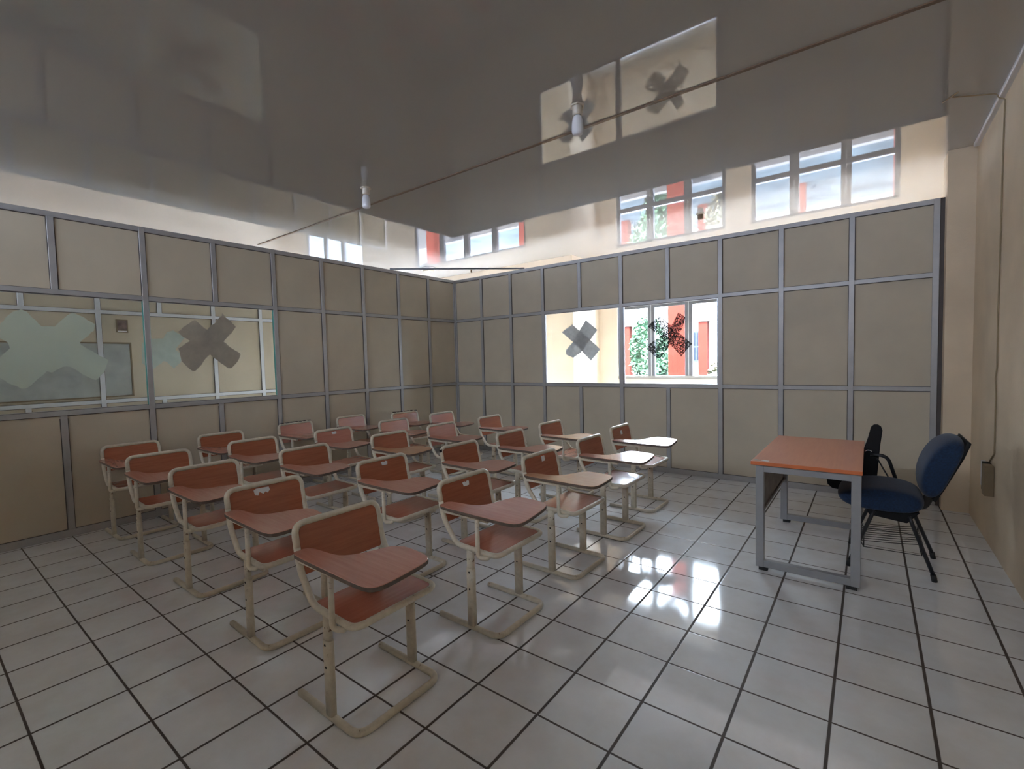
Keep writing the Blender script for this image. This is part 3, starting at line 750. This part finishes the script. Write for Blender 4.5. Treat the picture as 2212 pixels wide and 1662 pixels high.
cross('paper_cross', [[(.149, 1.921), (.297, 1.933), (.338, 2.015), (.416, 2.044), (.544, 1.948), (.426, 1.783), (.501, 1.719), (.479, 1.61), (.397, 1.53), (.318, 1.622), (.281, 1.631), (.18, 1.536), (.143, 1.528), (.048, 1.609), (.061, 1.868)]],
      'x', spm+.0075, 'paper_green', 'pale green paper cross on the partition across the hall', 'paper')
nb = tag(empty('notice_board', (X2, 0, 0)), 'large grey board in thin brown frame on the partition across the hall', 'board')
bx = spm+.007-X2
mb = MB(); mb.box(bx, bx+.010, -1.60, -.075, 1.20, 1.862, 'board_grey'); mb.build('board', nb)
for q in ((-1.61, -.055, 1.855, 1.872), (-1.61, -.055, 1.192, 1.208), (-.07, -.055, 1.20, 1.865), (-1.61, -1.595, 1.20, 1.865)):
    mb = MB(); mb.box(bx, bx+.016, q[0], q[1], q[2], q[3], 'board_frame'); mb.build('frame', nb)
pc = tag(empty('framed_picture', (X2, 0, 0)), 'small dark square picture above the grey board across the hall', 'picture')
mb = MB(); mb.box(bx, bx+.012, -.195, -.073, 1.997, 2.160, 'board_frame'); mb.build('frame', pc, bevel=.004)
mb = MB(); mb.box(bx+.010, bx+.014, -.180, -.088, 2.022, 2.148, 'picture'); mb.build('print', pc)
mb = MB(); mb.box(bx+.010, bx+.014, -.178, -.090, 2.008, 2.018, 'paper'); mb.build('caption_strip', pc)

# ------------------------------------------------------------------ outside
GZ = -.25
mb = MB(); mb.box(-60, 40, Y2+.3, 60, GZ-.1, GZ, 'lawn'); struct(tag(mb.build('ground_outside'), 'pale ground outside'))
mb = MB(); mb.box(-60, 40, -60, YR-.4, GZ-.1, GZ, 'lawn'); struct(tag(mb.build('ground_rear'), 'pale ground behind the building'))
mb = MB(); mb.box(XFAR-1, 6, Y2+.16, 9.85, -.24, -.02, 'soffit'); struct(mb.build('floor_walkway'))
for i, (xc, lb) in enumerate(((-2.42, 'wide orange column seen through the black taped pane'), (1.62, 'orange column mirrored at the right end of the ceiling reflection'), (-6.62, 'orange column outside the left hall window'), (-10.4, 'orange column at the far left end of the walkway'))):
    mb = MB(); mb.box(-.185, .185, -.185, .185, -.02, 4.2, 'orange'); tag(mb.build('outdoor_column', bevel=.01, loc=(xc, 9.18, 0)), lb, 'column', 'orange columns along the outdoor walkway')
mb = MB(); mb.box(-14, 6, 9.85, 10.0, -.25, 1.06, 'render_white'); tag(mb.build('parapet_wall'), 'low white wall running behind the orange columns outdoors', 'wall')
# building across the yard
bd = tag(empty('building', (-4, 19, GZ)), 'white building across the yard with blue-grey windows', 'building')
mb = MB(); mb.box(1.0, 24, 0, 6, 3.2, 10.5, 'render_white'); mb.build('sky_block_wall', bd)  # unseen upper storeys, added to block low sky from the windows
mb = MB(); mb.box(-8, 24, 0, 6, 0, 3.2, 'render_lightened'); mb.build('wall', bd)
mb = MB(); mb.box(-8, 12, -3.2, -2.8, 3.02, 3.55, 'render_lightened'); mb.build('eave', bd)
for xw in (-1.05, .9, 3.6, 6.2):
    mb = MB(); mb.box(xw-.75, xw+.75, -.03, .02, 1.55, 2.85, 'far_frame'); wdw = mb.build('window', bd)
    for q in (-.5, 0, .5):
        mb = MB(); mb.box(xw+q-.22, xw+q+.22, -.04, -.02, 1.62, 2.16, 'glass_far'); mb.box(xw+q-.22, xw+q+.22, -.04, -.02, 2.24, 2.78, 'glass_far'); mb.build('pane', wdw)
for xc in (-2.63, .32, 3.3, 6.3):
    mb = MB(); mb.box(xc-.155, xc+.155, -3.15, -2.85, 0, 3.02, 'orange'); mb.build('column', bd)
# trees and shrubs
def foliage(name, loc, rad, n, leaf, m, seed, lab, cat, trunk=None):
    r = tag(empty(name, loc), lab, cat)
    rnd = random.Random(seed); mb = MB(); idx = mb.mi(m)
    for k in range(n):
        while True:
            p = Vector([rnd.uniform(-1, 1) for _ in range(3)])
            if .25 < p.length < 1: break
        c = Vector((p.x*rad[0], p.y*rad[1], p.z*rad[2]+rad[2]+(trunk or 0)))
        a = Vector([rnd.uniform(-1, 1) for _ in range(3)]).normalized(); b_ = a.orthogonal().normalized(); s = leaf*rnd.uniform(.6, 1.3)
        V = [mb.bm.verts.new(c+a*s), mb.bm.verts.new(c+b_*s*.45), mb.bm.verts.new(c-a*s), mb.bm.verts.new(c-b_*s*.45)]
        f = mb.bm.faces.new(V); f.material_index = idx
    mb.build('crown', r)
    mb = MB(); mb.tube([(0, 0, 0), (.06, 0, (trunk or .2)*.6), (.02, 0, (trunk or .2)+rad[2])], .09 if trunk else .03, 'trunk', 8); mb.build('trunk', r)
foliage('tree', (-4.86, 13.6, GZ), (.60, .5, 1.25), 3000, .10, 'leaf', 3, 'green leafy tree seen through the left part of the back window', 'tree', .7)
foliage('tree', (-3.9, 12.0, GZ), (.55, .5, .95), 1500, .085, 'leaf', 5, 'small green tree with thin trunk just left of the wide orange column', 'tree', .55)
foliage('shrub', (-2.75, 15.0, GZ), (.62, .5, .85), 1300, .08, 'leaf2', 8, 'yellow-green shrub at the right edge of the back window view', 'shrub')
